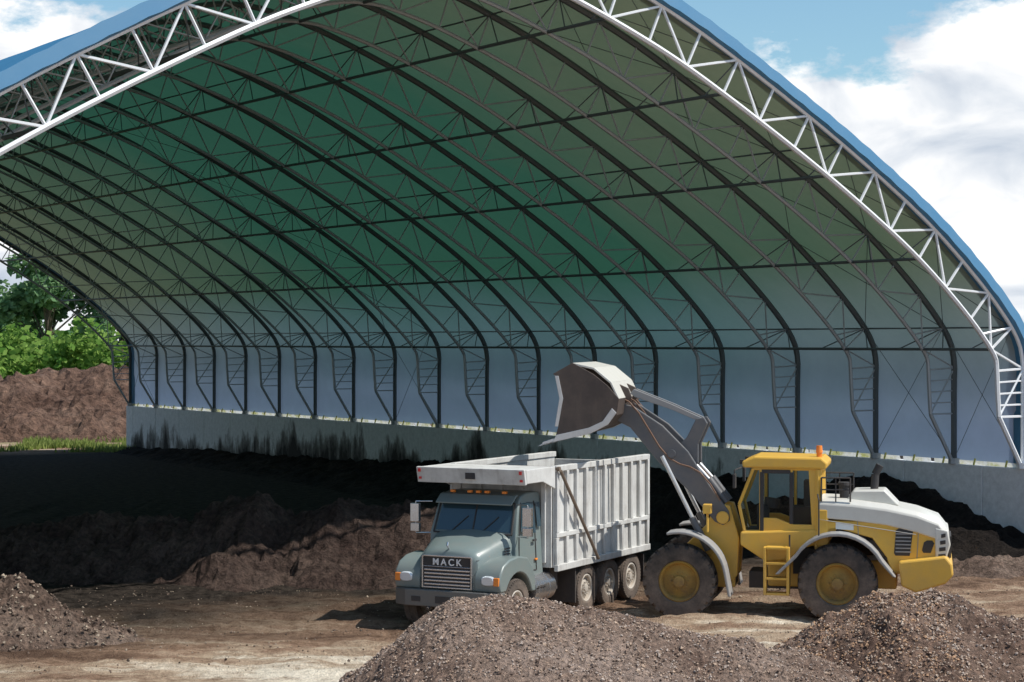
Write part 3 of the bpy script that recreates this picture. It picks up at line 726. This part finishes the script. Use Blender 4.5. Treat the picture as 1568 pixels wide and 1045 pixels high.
b.obj('boom_and_linkage',m_arm,Ld,bevel=.02)
b=MB()
for sy in (.3,-.3):
    b.prism([(2.92,4.05),(2.95,4.17),(3.6,4.46),(4.42,4.78),(4.5,4.68),(4.4,4.6),(3.6,4.34)],sy-.1 if sy>0 else sy+.06,sy-.06 if sy>0 else sy+.1)
b.obj('tilt_links',m_fg,Ld,bevel=.01)
b=MB()
for sy in (.3,-.3):
    b.tube((2.4,sy*1.0,2.35),(2.78,sy,2.85),.085,12)
    b.tube((2.75,sy*2.1,1.35),(3.1,sy*2.1,2.05),.08,12)
for sy in (1,-1):
    for px,pz in ((4.86,4.33),(3.55,3.4),(2.45,2.08)): b.tube((px,sy*.54,pz),(px,sy*.6,pz),.09,12)
b.obj('cylinder_barrels',m_arm,Ld,smooth=True)
b=MB()
for sy in (.3,-.3):
    b.tube((2.78,sy,2.85),(3.1,sy,3.2),.04,10); b.tube((3.1,sy*2.1,2.05),(3.75,sy*2.1,3.35),.045,10)
b.obj('cylinder_rods',m_bke,Ld,smooth=True)
b=MB()
for sy in (.2,-.2,.56,-.56):
    pts=[(2.5+2.2*k/10,sy,2.4+2.15*k/10+.18*math.sin(k*.9)) for k in range(11)]; b.path(pts,.018,5)
b.obj('hydraulic_hoses',paint('hose',(.2,.11,.07),.6,0,.3),Ld)
BZ=.10
out=[(5.98,5.02),(5.55,5.26),(5.1,5.16),(4.72,4.85),(4.55,4.5),(4.6,4.15),(4.82,3.92),(5.15,3.78),(6.2,3.52)]
out=[(x,z+BZ) for x,z in out]
b=MB(); BW=1.42
ins=[(p[0]+(5.35-p[0])*.05,p[1]+(4.4-p[1])*.05) for p in out]
for i in range(len(out)-1): b.prism([out[i],out[i+1],ins[i+1],ins[i]],-BW,BW,1 if i<4 else 0)  # upper back plates get pale paint standing in for sun on top
for sy in (1,-1):
    y0,y1=sorted((sy*(BW+.002),sy*(BW+.04)))
    b.prism([out[0],out[1],(5.1,5.02+BZ),(4.8,4.78+BZ)]+out[4:-1]+[(5.95,3.58+BZ),(5.86,3.9+BZ),(5.75,4.5+BZ),(5.86,4.95+BZ)],y0,y1,0)
b.prism([(6.22,3.5+BZ),(6.2,3.57+BZ),(5.7,3.72+BZ),(5.68,3.65+BZ)],-BW-.05,BW+.05,2)
for sy in (1,-1):
    y0,y1=sorted((sy*(BW+.04),sy*(BW+.07))); b.prism([(x,z+BZ) for x,z in [(5.15,3.76),(5.98,3.56),(5.9,3.72),(5.2,3.88),(4.9,4.02),(4.7,4.3),(4.6,4.2),(4.78,3.95)]],y0,y1,2)
    b.prism([(x,z+BZ) for x,z in [(5.86,3.9),(5.93,3.9),(5.83,4.5),(5.93,4.98),(5.85,4.98),(5.75,4.5)]],y0,y1,2)
for i in range(8): 
    y=-1.3+2.6*i/7; b.prism([(6.15,3.5+BZ),(6.34,3.46+BZ),(6.16,3.58+BZ)],y-.05,y+.05,2)
for y in (-.5,.5): b.prism([(4.95,5.0),(4.5,4.8),(4.42,4.6),(4.75,4.3),(4.6,4.6)],y-.05,y+.05,0)
b.obj('bucket',[m_bk,m_w,m_bke],Ld,bevel=.008)
# ---------------------------------------------------------------- trees
def leafmat(name,c1,c2):
    m,nt,b=new_mat(name); g=N(nt,'ShaderNodeNewGeometry'); n=noise_node(nt,.35,4,.6)
    f=mth(nt,'ADD',mth(nt,'MULTIPLY',g.outputs['Random Per Island'],.5),mth(nt,'MULTIPLY',n,.5))
    cc=ramp(nt,f,[(.25,c1),(.75,c2)])
    d=N(nt,'ShaderNodeBsdfDiffuse'); t=N(nt,'ShaderNodeBsdfTranslucent'); ms=N(nt,'ShaderNodeMixShader'); ms.inputs[0].default_value=.4
    nt.links.new(cc,d.inputs[0]); nt.links.new(cc,t.inputs[0]); nt.links.new(d.outputs[0],ms.inputs[1]); nt.links.new(t.outputs[0],ms.inputs[2])
    nt.nodes.remove(b); nt.links.new(ms.outputs[0],nt.nodes['Material Output'].inputs[0])
    return m
m_leaf=leafmat('foliage',(.10,.22,.04),(.30,.44,.11)); m_leaf2=leafmat('foliage_dark',(.13,.25,.12),(.28,.42,.21))
m_bark=paint('bark',(.09,.07,.05),.9,0,.2)
def tree(name,x,y,h,cw,seed,mat,nl=3500,ls=.42,trunk=True,low=.2):
    rnd=random.Random(seed); b=MB(); e=empty(name,(x,y,0))
    if trunk:
        b.tube((0,0,-.1),(.1,0,h*.35),.025*h,8,0,.018*h); b.tube((.1,0,h*.35),(0,.2,h*.8),.018*h,8,0,.006*h)
    cl=[]
    for i in range(26):
        a=rnd.uniform(0,6.28); zz=rnd.uniform(low,.94); rr=cw*.5*math.sqrt(max(.05,1-((zz-.5)/.55)**2))*rnd.uniform(.25,.95)
        c=Vector((rr*math.cos(a),rr*math.sin(a),h*zz)); cl.append((c,rnd.uniform(.10,.19)*cw))
        if trunk: b.tube((0.05,0,h*max(.15,zz-.25)),c,.006*h,5,0,.002*h)
    if trunk: b.obj('trunk_and_limbs',m_bark,e,smooth=True,fixn=False)
    lb=MB()
    for _ in range(nl):
        c,r=rnd.choice(cl); d=Vector((rnd.gauss(0,1),rnd.gauss(0,1),rnd.gauss(0,.8))).normalized()*r*rnd.uniform(.55,1.08)
        p=c+d; s=ls*rnd.uniform(.5,1.2)
        u=Vector((rnd.gauss(0,1),rnd.gauss(0,1),rnd.gauss(0,.6))).normalized(); v=u.cross(Vector((rnd.gauss(0,1),rnd.gauss(0,1),rnd.gauss(0,1)))).normalized()
        lb.add([p-u*s,p-v*s*.6,p+u*s,p+v*s*.6],[(0,1,2,3)])
    lb.obj('leaves',mat,e,fixn=False)
tree('deciduous_tree',-41.5,175,17.5,11,1,m_leaf2,8000)
tree('deciduous_tree',-47,188,10,8,2,m_leaf2,3500)
tree('deciduous_tree',-36,180,13.5,11,3,m_leaf2,7500)
tree('deciduous_tree',-29,185,11,11,9,m_leaf,4500)
tree('deciduous_tree',-70,188,13,13,4,m_leaf,3000)
for i,(x,y,h,wd) in enumerate(((-43,160,8.0,10),(-37,155,6.5,9),(-31,152,7.2,9),(-50,160,7.5,10),(-25,152,6,9))):
    tree('shrub',x,y,h,wd,20+i,m_leaf,3500,.35,True,.05)
b=MB(); rnd=random.Random(5)
for _ in range(9000):
    x=rnd.uniform(-260,260); y=270+rnd.uniform(-14,14); h=6+3*fbm(x*.03,1.3)+2*fbm(x*.15,4)
    z=rnd.uniform(0,1)**.7*h; s=rnd.uniform(.7,1.5)
    u=Vector((rnd.gauss(0,1),rnd.gauss(0,1),rnd.gauss(0,.6))).normalized(); v=u.cross(Vector((rnd.gauss(0,1),rnd.gauss(0,1),1))).normalized(); p=Vector((x,y,z))
    b.add([p-u*s,p-v*s*.6,p+u*s,p+v*s*.6],[(0,1,2,3)])
b.obj('distant_treeline',m_leaf2,fixn=False)
b=MB()
for _ in range(9000):
    x=rnd.uniform(-36,-19); y=rnd.uniform(103,114)
    if fbm(x*.3,y*.3,2)<-.02+.25*max(0,(-x-27)*.2): continue
    hh_=rnd.uniform(.12,.45); a=rnd.uniform(0,6.28); dx,dy=.07*math.cos(a),.07*math.sin(a); lx,ly=rnd.uniform(-.15,.15),rnd.uniform(-.15,.15)
    b.add([(x-dx,y-dy,-.02),(x+dx,y+dy,-.02),(x+lx,y+ly,hh_)],[(0,1,2)])
m_gs=leafmat('grass_blades',(.16,.22,.05),(.34,.40,.13))
b.obj('weeds',m_gs,fixn=False)
